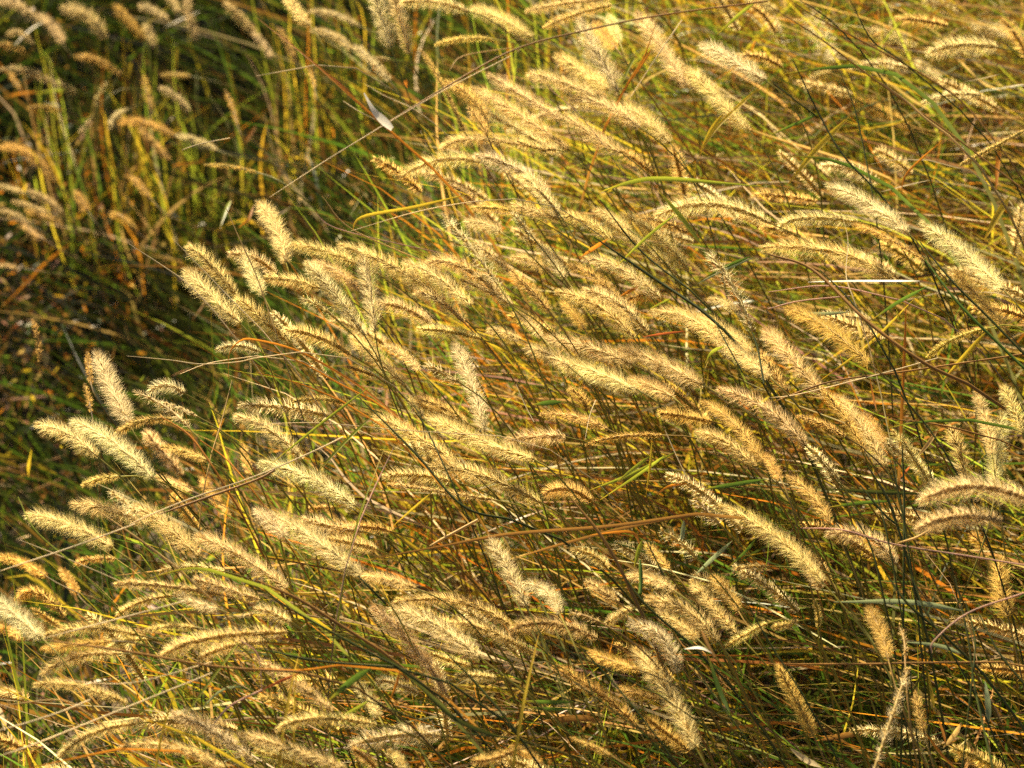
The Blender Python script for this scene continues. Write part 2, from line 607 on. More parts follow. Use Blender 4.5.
def head_geo(P, Rf, core, hk, br, lay, sparse, wid):
    """core with packed spikelets, and the bristles round it: (V, F list, tint) twice"""
    N = len(P)
    L = np.linalg.norm(np.diff(P, axis=0), axis=1).sum()
    T, A, B = frames(P)
    rr = core * 0.55 * np.clip(np.minimum(np.linspace(0.2, 3.2, N), 1) * np.minimum(np.linspace(8, 0.5, N), 1), 0.2, 1)
    V0, F0 = tube(P, rr, 6)
    ns = int(L * (2000 if not sparse else 900) * (1 if lay in 'nf' else 0.45))
    if wid < 13: ns = int(ns * 1.1)
    ti = rng.uniform(0.0, 0.985, ns)
    if sparse:
        keep = rng.uniform(0, 1, ns) < 0.5 + 0.5 * np.sin(ti * 40 + rng.uniform(0, 6))
        ti = ti[keep]; ns = len(ti)

    def around(ti, n):
        idx = ti * (N - 1)
        i0 = np.minimum(idx.astype(int), N - 2)
        fr = (idx - i0)[:, None]
        ph = rng.uniform(0, 2 * math.pi, n)[:, None]
        return P[i0] * (1 - fr) + P[i0 + 1] * fr, T[i0], np.cos(ph) * A[i0] + np.sin(ph) * B[i0]

    Pp, Tt, rad = around(ti, ns)
    prof = np.clip(np.minimum(ti * 6 + 0.45, 1) * np.minimum((1 - ti) * 9 + 0.35, 1), 0, 1)[:, None]
    d = rad * (0.22 if not sparse else 0.8) - Tt * 0.9 + rng.normal(0, 0.12, (ns, 3))
    d /= np.linalg.norm(d, axis=1)[:, None]
    ln = (0.0027 if lay != 'f' else 0.0034) * rng.uniform(0.7, 1.15, (ns, 1)) * (1.25 if sparse else 1)
    wd_ = 0.00060 * rng.uniform(0.8, 1.25, (ns, 1)) * (1.3 if sparse else 1)
    b0 = Pp + rad * core * 0.45 * prof
    side = np.cross(d, rad); side /= np.linalg.norm(side, axis=1)[:, None] + 1e-9
    nor = np.cross(side, d)
    c0 = b0 + d * ln * 0.45
    VV = np.stack([b0, c0 + side * wd_, c0 + nor * wd_, c0 - side * wd_, c0 - nor * wd_, b0 + d * ln], 1).reshape(-1, 3)
    k = (np.arange(ns) * 6)[:, None, None]
    tri = np.array([[0, 2, 1], [0, 3, 2], [0, 4, 3], [0, 1, 4], [5, 1, 2], [5, 2, 3], [5, 3, 4], [5, 4, 1]])[None]
    F1 = (k + tri).reshape(-1, 3) + len(V0)
    cj = rng.uniform(0.75, 1.25, (ns, 1)) * hk[None]
    husk = (np.vstack([V0, VV]), [F0, F1], np.clip(np.vstack([np.tile(hk * 0.8, (len(V0), 1)), np.repeat(cj, 6, axis=0)]), 0, 0.9))

    nb = int(L * 17500 * (0.36 if sparse else 1.0) * (0.4 if lay in 'bd' else 0.7 if lay == 'm' else 1) * min(1.0, wid / 20 + 0.25))
    ti = np.clip(rng.uniform(0.0, 1.0, nb) ** 0.97, 0, 0.999)
    if sparse:
        keep = rng.uniform(0, 1, nb) < 0.35 + 0.65 * (np.sin(ti * 37 + rng.uniform(0, 6)) > -0.2)
        ti = ti[keep]; nb = len(ti)
    Pp, Tt, rad = around(ti, nb)
    lean = 0.26 + 0.26 * rng.uniform(0, 1, (nb, 1))
    tipw = np.clip(1 - ti * 7, 0, 1)[:, None]
    d = rad * (1 - 0.4 * tipw) - Tt * (lean + 1.0 * tipw) + rng.normal(0, 0.07 if not sparse else 0.2, (nb, 3))
    d[:, 2] -= 0.08
    d /= np.linalg.norm(d, axis=1)[:, None]
    prof = np.clip(np.minimum(ti * 3.0 + 0.42, 1) * np.minimum((1 - ti) * 3.5 + 0.45, 1), 0, 1)[:, None]
    ln = (Rf - core * 0.5) / 0.93 * rng.uniform(0.68, 1.12, (nb, 1)) * prof
    b0 = Pp + rad * core * 0.4
    sd_ = np.cross(d, rng.normal(0, 1, (nb, 3))); sd_ /= np.linalg.norm(sd_, axis=1)[:, None] + 1e-9
    bw = 0.000085 if lay in 'nf' else 0.00026
    m1 = b0 + d * ln * 0.55
    e1 = b0 + d * ln + (-Tt * 0.16 + np.array([0, 0, -0.06])) * ln + rng.normal(0, 0.03, (nb, 3)) * ln
    VV = np.stack([b0 - sd_ * bw, b0 + sd_ * bw, m1 + sd_ * bw * 0.9, m1 - sd_ * bw * 0.9, e1], 1).reshape(-1, 3)
    k = (np.arange(nb) * 5)[:, None]
    hair = (VV, [k + np.array([[0, 1, 2, 3]]), k + np.array([[3, 2, 4]])],
            np.clip(np.repeat(br[None] * rng.uniform(0.85, 1.12, (nb, 1)), 5, axis=0), 0, 0.93))
    return husk, hair


def build_head(row):
    w = row.split()
    c, r = int(w[0]), int(w[1])
    n = [float(v) for v in w[2:9]]
    hue, layer = w[9], w[10]
    sparse = layer == 's'
    lay = 'n' if sparse else layer
    label = ' '.join(w[11:])
    ox, oy = 256 * c, 192 * r
    tip, mid, base = [(ox + n[i] / 4, oy + n[i + 1] / 4) for i in (0, 2, 4)]
    wid = n[6] / 4
    h = {'n': 0.56, 'b': 0.42, 'm': 0.40, 'f': 0.56}[lay]
    s_t, s_b = march(*tip, h), march(*base, h)
    s_m = 0.5 * (s_t + s_b)
    dlt = random.uniform(-0.045, 0.05) if lay in 'nm' else random.uniform(-0.12, 0.12)
    if lay == 'm': dlt += 0.22
    if lay == 'f': dlt = -0.22
    if sparse: dlt = -0.05
    tilt = random.uniform(-0.016, 0.016)
    s_m += dlt
    half = np.clip((s_b - s_t) * 0.5, -0.03, 0.03)
    P0, P1, P2 = at(*tip, s_m - half + tilt), at(*mid, s_m), at(*base, s_m + half - tilt)
    C = 2 * P1 - (P0 + P2) / 2
    N = 26
    t = np.linspace(0, 1, N)[:, None]
    P = P0 * (1 - t) ** 2 + 2 * C * t * (1 - t) + P2 * t ** 2
    # a head is never quite true: small wobble
    scale = s_m * SENSOR / FOCAL / W
    seg = np.linalg.norm(np.diff(P, axis=0), axis=1)
    L = seg.sum()
    Rf = wid * scale * 0.5 * 1.05
    core = min(0.0043, Rf * (0.30 if wid > 14 else 0.42))
    cs = {'b': 0.5, 'm': 0.7, 'n': 1.0, 'f': 1.3}[lay]
    hk, br, st = [np.array(v) for v in KC[hue]]
    v = random.uniform(0.9, 1.08)
    jit = np.array([v, v * random.uniform(0.96, 1.02), v * random.uniform(0.85, 1.1)])
    hk, br = np.clip(hk * jit, 0, 1), np.clip(br * jit, 0, 0.92)
    if lay == 'b': hk, br = hk * 0.7, br * np.array([0.66, 0.60, 0.55])      # dimmed and browned: the hollow's shade put into their colour

    # root of the stem: the plants lean over to the left, so they stand to the right of their heads
    tan = unit(P2 - P1)
    run = random.uniform(0.10, 0.28)
    hx = tan[0] if abs(tan[0]) > 0.15 else 0.15
    rx = P2[0] + math.copysign(run, hx) * (1.0 if hx > 0 else 0.35)
    ry = P2[1] + random.uniform(-0.05, 0.22)
    root = np.array([rx, ry, float(ground(rx, ry))])
    emp = bpy.data.objects.new('foxtail_plant', None)
    emp.empty_display_size = 0.02
    emp.location = Vector(root)
    COL.objects.link(emp)
    # stem
    q1 = P2 + tan * random.uniform(0.09, 0.18)
    q2 = root + np.array([-0.05, 0, random.uniform(0.10, 0.22)])
    tt = np.linspace(0, 1, 22)[:, None]
    S = P2 * (1 - tt) ** 3 + 3 * q1 * tt * (1 - tt) ** 2 + 3 * q2 * tt ** 2 * (1 - tt) + root * tt ** 3
    wob = np.sin(np.linspace(0, 5, 22) + random.uniform(0, 6))[:, None] * 0.004 * np.sin(np.linspace(0, math.pi, 22))[:, None]
    S = S + wob * np.array([0.5, 0.3, 1.0])
    R = np.linspace(0.0006, 0.0013, 22)
    V, F = tube(S, R, 5)
    u = np.repeat(np.linspace(0, 1, 22), 5)[:, None]
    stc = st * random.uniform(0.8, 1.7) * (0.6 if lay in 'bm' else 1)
    dry = np.array((0.36, 0.20, 0.06)) if random.random() < 0.35 else np.array((0.10, 0.13, 0.03))
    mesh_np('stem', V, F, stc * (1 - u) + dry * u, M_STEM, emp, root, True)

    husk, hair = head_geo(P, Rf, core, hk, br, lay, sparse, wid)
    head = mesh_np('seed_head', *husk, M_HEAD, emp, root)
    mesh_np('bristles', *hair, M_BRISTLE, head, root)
    # labels
    Lp = math.hypot(tip[0] - base[0], tip[1] - base[1])
    cx, cy = (tip[0] + mid[0] * 2 + base[0]) / 4, (tip[1] + mid[1] * 2 + base[1]) / 4
    ang = math.degrees(math.atan2(abs(tip[1] - base[1]), abs(tip[0] - base[0])))
    bow = math.hypot(mid[0] - (tip[0] + base[0]) / 2, mid[1] - (tip[1] + base[1]) / 2) / max(Lp, 1)
    form = 'ragged' if sparse else 'slender' if wid < 0.17 * Lp or wid < 12 else 'arching' if bow > 0.11 else 'upright' if ang > 62 else 'level' if ang < 20 else 'slanting'
    if not label:
        TODO.append((emp, f"{'blurred ' if lay in 'bm' else ''}{HUE[hue]} {form} heads", cx, cy))
    tag(emp, label or None, 'grass', kind='thing', group={'b': 'foxtail grasses in the dim hollow', 'm': 'foxtail grasses half hidden lower down'}.get(lay, 'foxtail grasses leaning in the sunlit tussock'))


seen = {}
for row in HEADS.strip().splitlines():
    build_head(row)


# ------------------------------------------------------------------ single blades and stalks
BC = {
    'G': (0.10, 0.17, 0.018), 'D': (0.050, 0.060, 0.010), 'Y': (0.58, 0.42, 0.03), 'L': (0.32, 0.36, 0.03),
    'O': (0.58, 0.22, 0.02), 'R': (0.45, 0.12, 0.03), 'B': (0.28, 0.14, 0.03), 'T': (0.56, 0.36, 0.11),
    'S': (0.70, 0.55, 0.29), 'W': (0.74, 0.70, 0.58), 'A': (0.26, 0.31, 0.15), 'P': (0.52, 0.30, 0.20),
}
BN = {'G': 'green', 'D': 'dark green', 'Y': 'yellow', 'L': 'lime green', 'O': 'orange', 'R': 'red', 'B': 'brown',
      'T': 'tan', 'S': 'straw', 'W': 'white', 'A': 'grey green', 'P': 'pinkish'}
# name letter (k stalk, b blade, f leaf fragment), colour, width in quarter pixels, height over ground, points in pixels | label
BLADES = """
k S 5 .60 270 197 343 150 441 92 511 56 | long pale straw crossing the dark hollow, lower of two side by side
k B 7 .61 345 149 441 90 514 50 587 30 662 15 768 1 | long brown stalk running up to the top edge beside the pale straw
b O 10 .60 256 17 313 62 363 107 431 167 | orange stem slanting down past the white scrap
f W 34 .62 364 93 373 110 381 119 392 129 | white leaf scrap caught on the orange stem
k S 5 .60 256 76 290 70 316 65 | straw tip bent back above the orange stem
b R 6 .60 316 65 336 80 356 98 | red blade joining the bent straw tip to the orange stem
k T 4 .58 450 70 463 56 511 48
k S 4 .58 343 101 360 112 376 120
k S 4 .57 365 84 385 96 412 108 435 124
b Y 14 .60 352 231 363 217 416 207 468 194 | yellow brown blade with a rusty crook at its tip
k S 5 .61 351 231 416 212 471 202 515 199
k P 5 .58 316 214 331 226 368 237 441 253 | thin pink stalk curving over the tussock edge
b L 18 .59 600 192 632 182 667 179 767 187 | bright lime blade lying level below the upper heads
k S 5 .62 129 244 160 264 188 284 215 312 | thin straw tip poking out farthest into the hollow
k S 5 .62 172 238 205 272 232 300 262 330
k T 5 .62 226 208 240 240 256 275 275 330 | bare thin stem rising highest beside the first upright head
k T 5 .60 322 196 350 228 420 260
k S 5 .61 127 356 170 360 200 364 237 362 256 358 300 352 | straw lying level below the two edge heads
k S 5 .60 180 374 210 363 256 356
b O 9 .61 229 382 229 355 240 341 256 340 300 352 356 384 400 418 | orange blade looping over at the tussock edge
b O 7 .60 256 372 300 384 340 400
b O 8 .60 256 345 300 362 340 384 372 400
k T 5 .60 232 380 222 420 212 452
b O 12 .25 0 309 25 285 45 264 72 242 | blurred orange and yellow blade at the frame edge
b R 9 .15 0 345 12 330 26 318
b L 9 .62 358 521 368 491 386 444 | lime blade standing in the dark gap, nearly upright
b L 10 .62 271 464 318 426 373 384 | lime stem slanting up through the gap
b L 12 .63 316 474 343 444 373 415 | lime blade slanting parallel below the lime stem
k P 6 .62 361 519 374 489 394 447 | pink stalk beside the nearly upright lime blade
k S 7 .62 130 524 155 513 190 499 256 476 310 453 343 437 | broad white straw crossing behind the pale heads
k B 10 .61 160 514 200 500 256 480 275 470
k S 7 .62 0 571 75 546 135 524 | white straw entering from the frame edge
k S 4 .60 256 424 320 423 400 430 500 436
b B 14 .58 358 561 443 546 512 534 612 526 697 514 | thick brown stalk lying level across the middle
b B 12 .58 512 559 562 544 632 526 697 514
k T 12 .58 430 546 450 535 478 520
k D 12 .60 363 401 416 454 463 506 512 520 | dark green stem cutting diagonally through the crowded heads
k D 8 .60 412 401 432 440 446 470 463 506
b Y 9 .61 393 526 416 506 431 493 | short yellow blade beneath the diagonal dark stem
b R 15 .58 262 690 281 681 300 673 | short bright red blade in the black gap
k P 9 .58 212 726 230 706 262 690 | pinkish stalk leading up to the bright red blade
k P 5 .58 262 690 258 655 240 640
b L 12 .61 185 716 205 688 225 661 240 640 | lime blade leaning in the lowest dark gap
b Y 9 .60 160 743 167 716 180 678 | thin yellow blade crossing the lower white straws
b Y 13 .60 282 740 291 688 301 646 | upright amber yellow blade by the red one
b Y 8 .60 294 712 296 680 302 650
k B 9 .62 45 640 125 651 212 666 300 672 | brown stalk running level under the feathery pile
k S 7 .63 45 638 125 617 185 601 | pale straw rising from the brown stalk's tip
k S 7 .60 0 756 40 742 125 708 212 673 | long white straw low across the bottom corner
k S 5 .60 60 680 130 683 212 662
k T 6 .60 0 706 60 700 90 715
b A 10 .52 200 710 222 690 245 686
k S 8 .60 0 730 30 722 60 712 90 700
b O 9 .60 30 768 80 757 120 749 | orange tan blade along the bottom corner
b Y 13 .58 140 718 170 728 200 740 | broad yellow green blade behind the low bowed head
b Y 14 .58 697 160 715 130 740 105 762 85 | yellow blade slanting up behind the long straight head
b Y 12 .56 700 152 712 128 725 112
b L 14 .58 717 35 740 14 756 2 | lime blade at the top among dark stems
b O 10 .60 624 90 644 57 656 22 | orange blade standing up between two top heads
b O 8 .60 632 80 645 60 652 48
b L 12 .58 620 88 630 65 635 57
k S 5 .61 630 98 660 52 682 20
k P 4 .60 548 88 575 110 600 140
k B 7 .60 768 5 818 37 875 80 948 132 1024 190 | long brown stem running diagonally to the frame edge, lower of two
k B 7 .60 790 0 818 18 875 48 928 78 965 105 1010 160 | long brown stem running diagonally through the upper corner, upper of two
k T 10 .61 880 82 905 100 925 118 948 135
b G 16 .61 783 74 818 69 855 66 | flat green leaf with a pale edge near the upper corner
b Y 22 .56 786 187 818 148 850 116 | broad yellow blade slanting in the upper corner
b S 9 .57 868 165 893 160 928 160 | narrow straw pale leaf lying over the yellow grass
b O 9 .58 901 192 908 172 943 140 | orange arc of a blade under the long brown stems
b O 18 .50 996 192 998 162 1000 150 | broad orange blade end at the frame edge
b Y 26 .53 984 240 998 215 1010 196 | broad amber yellow blade below the orange end
k D 10 .61 793 60 818 112 843 155 878 192 | dark curved stem in the upper corner grass
k D 8 .60 840 72 855 110 866 160 872 192
k D 8 .60 850 0 872 40 900 60 960 110
k D 8 .60 770 80 800 104 815 115
b G 12 .58 768 136 800 122 818 114
b G 14 .57 780 156 820 158 850 166 | flat green blade level under the yellow ones
b S 12 .55 880 192 905 186 930 180
b S 7 .57 964 82 985 78 1000 74
b S 10 .57 1000 88 1012 86 1024 84
b L 12 .62 616 267 647 237 677 213 | long lime blade reaching the tip of the great arch
b L 18 .61 658 190 682 218 702 245 | lime blade slanting down over the great arch tip
b O 16 .58 581 257 594 248 608 239 | short broad orange blade among golden heads
b O 13 .57 619 297 630 291 640 286 | second short orange blade, below and beside the first
b R 12 .59 642 337 662 334 687 331 | red blade over the small dark green gap
k D 16 .60 594 237 652 277 697 307 724 330 | thick dark green stem among the central heads
k D 10 .60 600 200 640 250 690 290
b A 12 .58 697 284 728 268 755 257 | grey green blade beside the ragged pale head
b G 14 .58 700 280 728 266 752 256
b L 14 .58 705 364 712 352 725 346
b L 10 .58 650 309 672 298
k D 10 .61 752 332 758 350 764 384 | dark forked stem under the ragged pale head
k D 7 .61 715 322 730 350 742 372
b W 9 .60 808 282 850 281 895 281 920 281 | flat white blade end below the sweeping head
b G 14 .60 873 319 898 302 928 286 | green blade touching the white one's end
b O 13 .54 903 377 905 332 906 292 | upright orange blade in the brown patch
b Y 11 .55 821 380 868 345 913 300 | thin yellow blade crossing the brown patch
b Y 14 .54 868 372 862 340 856 316
k B 7 .57 768 404 830 382 908 371 1024 354 | brown straw level under the ochre head
k S 6 .57 768 398 800 394 880 374 938 358
k P 7 .57 768 309 800 301 850 296
k P 7 .57 768 292 830 286 900 300
k B 14 .60 768 254 813 270 868 322 923 362 968 384 | long olive brown stem running below the sweeping head
k D 10 .62 820 270 850 300 872 330
k D 12 .62 920 242 953 282 988 317 1024 354 | dark stem slanting to the frame edge by the narrow spike
k G 12 .61 925 260 960 305 1000 345 1024 368
b Y 18 .57 943 380 968 352 988 330 | yellow blade leaning under the narrow spike
k D 8 .60 800 0 830 20 860 50
b A 14 .55 790 312 820 314 850 312
b S 6 .60 842 215 848 240 846 275 854 300
k P 8 .62 932 653 934 641 968 613 1024 593 | pink bent stalk curving down from the frame edge
b A 20 .56 833 602 908 602 965 611 | long grey green blade lying level
k B 8 .57 768 664 868 664 908 663 1000 662 | brown straw level in the lower tangle
b B 20 .38 815 741 843 736 873 731 | broad red brown dead leaf in the litter
b A 22 .52 985 681 988 705 988 726 | upright grey green leaf in the dark tangle
k D 11 .60 955 576 968 638 975 688 993 768 | tall dark stem down through the lower tangle
k D 12 .60 978 612 998 651 1024 684
k D 14 .59 888 576 908 604 943 634 | dark stem slanting above the pink bent stalk
k D 10 .59 912 576 925 610 950 650
k D 9 .60 965 600 975 640 972 680
b T 22 .50 943 748 953 736 962 722 | small tan leaf upright in the litter
b S 34 .50 790 748 805 760 822 768 | pale flat leaf at the very bottom
b O 10 .52 923 730 943 756 958 770 | orange stalk bending away at the bottom edge
b O 10 .50 938 718 943 732 946 744
b Y 14 .50 928 672 932 696 934 708 | short yellow blade upright in the litter
b A 16 .54 905 642 940 646 965 655
k P 8 .60 800 528 843 530 893 544 968 556 1024 565 | tan pink stalk passing under the two front heads
k T 9 .62 898 543 915 538 930 530
k D 14 .60 867 465 888 500 903 544 | dark stem of the fan below the central corner heads
k D 12 .60 902 444 904 490 904 540
k D 12 .60 860 485 885 515 898 525
k D 10 .60 890 460 900 500 910 560
k D 9 .60 845 500 870 545 880 580
k D 9 .60 876 490 886 530 895 576
b D 18 .58 830 489 875 492 928 494 | dark level blade behind the fan of stems
b G 14 .58 830 507 860 503 893 501
k D 9 .61 893 386 923 421 943 449
b G 12 .57 888 428 920 422 970 420 | green blade level under the narrow spikes
b T 16 .57 918 456 928 444 937 431
k B 7 .57 880 418 940 425 1000 440
b O 8 .57 870 378 873 395 877 412
b R 12 .54 900 478 905 472 910 466
b G 18 .59 704 489 732 485 767 479 | bright green stem stub level beside red litter
b A 18 .54 696 574 712 559 732 541 | grey green blade end pointing up in the green gap
b A 20 .56 680 544 682 535 684 520 | grey leaf sliver standing in the green gap
b G 20 .60 532 405 548 403 562 402 | blunt green stub in the middle
k S 4 .62 516 384 525 405 534 422
k S 4 .62 585 440 590 415 596 400
k S 4 .62 665 430 676 455 689 482 | thin pale stalk over the olive gap
b L 16 .57 617 482 635 468 650 456
b L 14 .56 590 490 630 475 680 450
b L 12 .56 600 500 645 470 665 455
b Y 11 .57 646 496 650 465 652 439 | upright yellow stem in the olive gap
b O 10 .56 657 494 670 486 687 484
b O 12 .58 590 535 630 532 640 545
k B 14 .61 569 496 594 526 610 550 624 576 | dark brown stem leaning across the level stalks
b L 18 .57 634 568 638 552 642 540
b G 12 .57 727 568 745 552 757 537 | green blade among the shaggy pale heads
k D 8 .60 646 540 656 560 664 576
k D 10 .62 574 640 607 676 632 705 662 744 | dark stem slanting through the lower heads
k D 7 .62 539 638 594 663 659 695
k D 12 .62 624 576 647 606 687 641 | dark stem touching the hooked head's back
k G 16 .62 640 560 641 580 640 594
b W 14 .62 684 649 700 648 712 653 | small white scrap beside the hooked head
k B 14 .62 702 631 708 645 715 658
b B 26 .42 534 723 575 718 604 721 | red brown flat leaf under the lower heads
b G 16 .55 522 701 550 702 574 702 | green blade level below the lower heads, upper of two
b G 14 .55 524 707 550 709 572 709 | green blade level below the lower heads, lower of two
b Y 13 .61 524 701 532 664 539 633 | yellow stem upright by the pinkish head
k D 7 .62 552 666 594 696 637 728
b G 18 .60 707 653 720 691 730 713 | dark green blade drooping by the hooked head
k D 9 .61 690 655 710 690 740 730
k D 9 .61 740 590 768 640 800 690
b G 26 .60 328 701 351 681 371 668 | broad green blade slanting in the lower tussock
b D 22 .61 418 686 451 716 481 731 505 738 | thick dark leaf sheath in the lower tussock
k D 12 .61 256 588 306 618 361 648 396 666 | dark stem of the lower bundle, slanting down
k B 13 .61 256 580 300 600 340 625 380 650
k D 12 .60 256 648 318 661 394 667 | dark stem of the lower bundle, nearly level
b D 16 .60 298 635 356 641 396 665
k D 7 .61 306 676 381 706 456 731 512 738
k D 12 .61 441 648 471 678 496 706 512 726 | olive stem arching down below the shaggy pair
k D 12 .60 358 576 372 590 386 604
b O 11 .58 390 700 396 685 400 670
b L 14 .59 330 720 350 712 370 700
b O 9 .58 256 668 300 670 340 665
k T 8 .61 100 512 140 540 175 566 | tan stalk crossing between the edge heads
b L 14 .62 150 578 185 569 210 570 | lime blade level at the foot of the bushy heads
k L 6 .62 18 497 35 530 72 563 | fine green stem slanting down at the frame edge
k S 5 .60 20 540 75 562 140 590
k O 6 .60 200 440 225 458 245 480
k O 8 .60 160 416 190 436 215 470
b P 10 .15 0 400 30 398 60 395
k B 9 .12 0 470 40 463 78 452 | dark brown twig blurred in the hollow, upper of two
k B 9 .12 30 492 60 480 100 462 | dark brown twig blurred in the hollow, lower of two
k S 5 .60 182 150 200 144 230 138
b S 12 .36 12 48 30 30 45 21
b S 10 .36 165 27 180 20 200 11
b Y 12 .36 128 80 130 70 131 62 | small bright yellow leaf blurred in the upper hollow
b Y 12 .34 176 70 177 55 178 46
b O 12 .34 172 166 185 164 205 161 | small blurred orange blade in the hollow
b O 12 .34 8 97 20 94 38 92
b O 12 .34 244 145 250 135 256 125
b L 14 .34 36 94 55 91 70 90
b L 14 .34 220 228 226 210 231 200
b O 12 .34 238 228 248 220 254 205
b W 12 .20 171 210 175 215 178 219 | blurred white fleck of leaf in the hollow
b W 10 .20 198 225 204 224 210 226
"""


def ribbon(P, Wd, nrm_hint, fold=0.25):
    T = np.gradient(P, axis=0)
    T /= np.linalg.norm(T, axis=1)[:, None] + 1e-12
    S = np.cross(T, nrm_hint)
    S /= np.linalg.norm(S, axis=1)[:, None] + 1e-9
    Nn = np.cross(S, T)
    a = P - S * Wd[:, None] * 0.5 + Nn * Wd[:, None] * fold
    b = P
    c = P + S * Wd[:, None] * 0.5 + Nn * Wd[:, None] * fold
    n = len(P)
    V = np.stack([a, b, c], 1).reshape(-1, 3)
    i = np.arange(n - 1) * 3
    F = np.concatenate([np.stack([i, i + 1, i + 4, i + 3], -1), np.stack([i + 1, i + 2, i + 5, i + 4], -1)])
    return V, F


nbl = 0
for row in BLADES.strip().splitlines():
    left, _, lab = row.partition('|')
    w = left.split()
    lab = lab.strip()
    kind, colr, wq, h = w[0], w[1], float(w[2]), float(w[3])
    pts = np.array([float(v) for v in w[4:]]).reshape(-1, 2)
    length_px = np.linalg.norm(np.diff(pts, axis=0), axis=1).sum()
    s = np.array([march(px, py, h) for px, py in pts])
    s = s.mean() + (s - s.mean()) * 0.5 + random.uniform(-0.02, 0.02)
    Pk = np.array([at(px, py, si) for (px, py), si in zip(pts, s)])
    n = max(8, int(length_px / 7))
    P = catmull(Pk, n)
    sc_ = s.mean() * SENSOR / FOCAL / W
    wdt = wq / 4 * sc_ * (0.8 if colr in 'DSRP' else 1)
    col = np.array(BC[colr])
    # which end is rooted: the one nearer the right/bottom of the bank
    ext = 0
    if kind != 'f' and length_px > 60 and colr not in 'WA' and wq < 17:
        if pts[-1][0] + pts[-1][1] * 0.6 < pts[0][0] + pts[0][1] * 0.6:
            P = P[::-1]
        e, tn = P[-1], unit(P[-1] - P[-3])
    if kind != 'f' and length_px > 60 and colr not in 'WA' and wq < 17 and tn[2] < 0.12:
        gx, gy = e[0] + tn[0] * 0.24 + 0.04, e[1] + tn[1] * 0.1 + 0.05
        g = np.array([gx, gy, float(ground(gx, gy))])
        tt = np.linspace(0, 1, 12)[1:, None]
        q1 = e + tn * 0.15
        q2 = g + np.array([0, 0, 0.12])
        P = np.vstack([P, e * (1 - tt) ** 3 + 3 * q1 * tt * (1 - tt) ** 2 + 3 * q2 * tt ** 2 * (1 - tt) + g * tt ** 3])
        ext = len(tt)
    n = len(P)
    u = np.linspace(0, 1, n)
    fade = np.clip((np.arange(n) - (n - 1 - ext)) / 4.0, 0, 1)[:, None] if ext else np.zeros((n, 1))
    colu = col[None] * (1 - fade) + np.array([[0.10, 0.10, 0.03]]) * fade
    origin = P[-1]
    jit = 1 + 0.18 * np.sin(u * rng.uniform(4, 9) + rng.uniform(0, 6))
    if kind == 'k':
        V, F = tube(P, wdt * 0.5 * np.clip(0.45 + u * 2.5, 0, 1), 6)
        cu = np.repeat(jit[:, None] * colu, 6, axis=0)
        o = mesh_np('dry_stalk', V, F, np.clip(cu, 0, .93), M_STEM, None, origin, True)
        nm, cat = 'bare stalk', 'stalk'
    else:
        prof = np.clip(np.minimum(u * 2.6 + 0.05, 1) ** 0.8 * np.minimum((1 - u) * 3.5 + (0.35 if ext else 0.08), 1), 0.05, 1)
        if kind == 'f': prof = np.sin(np.clip(u * 0.9 + 0.08, 0, 1) ** 1.6 * math.pi * 0.86) * 0.9 + 0.12
        hint = unit(np.array([random.uniform(-.5, .5), -0.85, 0.5]))
        if colr in 'S': hint = unit(sd - ray(*pts.mean(0)))        # these lie so that they glint
        if colr == 'W': hint = unit(sd + ray(*pts.mean(0)))         # lit through from behind
        V, F = ribbon(P, wdt * prof, hint, 0.18)
        cu = np.repeat(jit[:, None] * colu, 3, axis=0)
        if colr in 'YLG':
            cu = cu * 1.0 + np.repeat(np.clip(0.25 - u, 0, 1), 3)[:, None] * np.array([0.9, 0.2, 0.0])
        o = mesh_np('long_leaf' if kind == 'b' else 'leaf_scrap', V, F, np.clip(cu, 0, .93), M_BLADE, None, origin, False)
        nm, cat = 'grass blade', 'blade'
    if not lab:
        cx, cy = pts.mean(0)
        TODO.append((o, f"{'thick' if wq > 13 else 'thin'} {BN[colr]} {nm}s", cx, cy))
    nbl += 1
    o['kind'] = 'thing'
    tag(o, lab or None, cat if kind != 'f' else 'leaf', 'bare stalks among the grass' if kind == 'k' else 'separate leaf blades among the grass')

ORD = ['', 'second ', 'third ', 'fourth ', 'fifth ', 'sixth ', 'seventh ', 'eighth ', 'ninth ', 'tenth ']
XZ = ['by the left edge', 'at the left', 'left of centre', 'right of centre', 'at the right', 'by the right edge']
YZ = ['near the top', 'in upper half', 'in lower half', 'near the bottom']


def name_all():
    zones = {}
    for o, look, cx, cy in TODO:
        zx = int(min(max(cx / W * 6, 0), 5)); zy = int(min(max(cy / H * 4, 0), 3))
        zones.setdefault((look, zx, zy), []).append((cx, o))
    for (look, zx, zy), it in zones.items():
        it.sort(key=lambda a: a[0])
        one = look[:-1]
        for i, (_, o) in enumerate(it):
            where = f"{YZ[zy]} {XZ[zx]}"
            if len(it) == 1:
                o['label'] = f"{one}, the only one {where}"
            elif i == 0:
                o['label'] = f"leftmost of the {look} {where}"
            elif i == len(it) - 1:
                o['label'] = f"rightmost of the {look} {where}"
            else:
                o['label'] = f"{ORD[i]}from left of {look} {where}"


name_all()


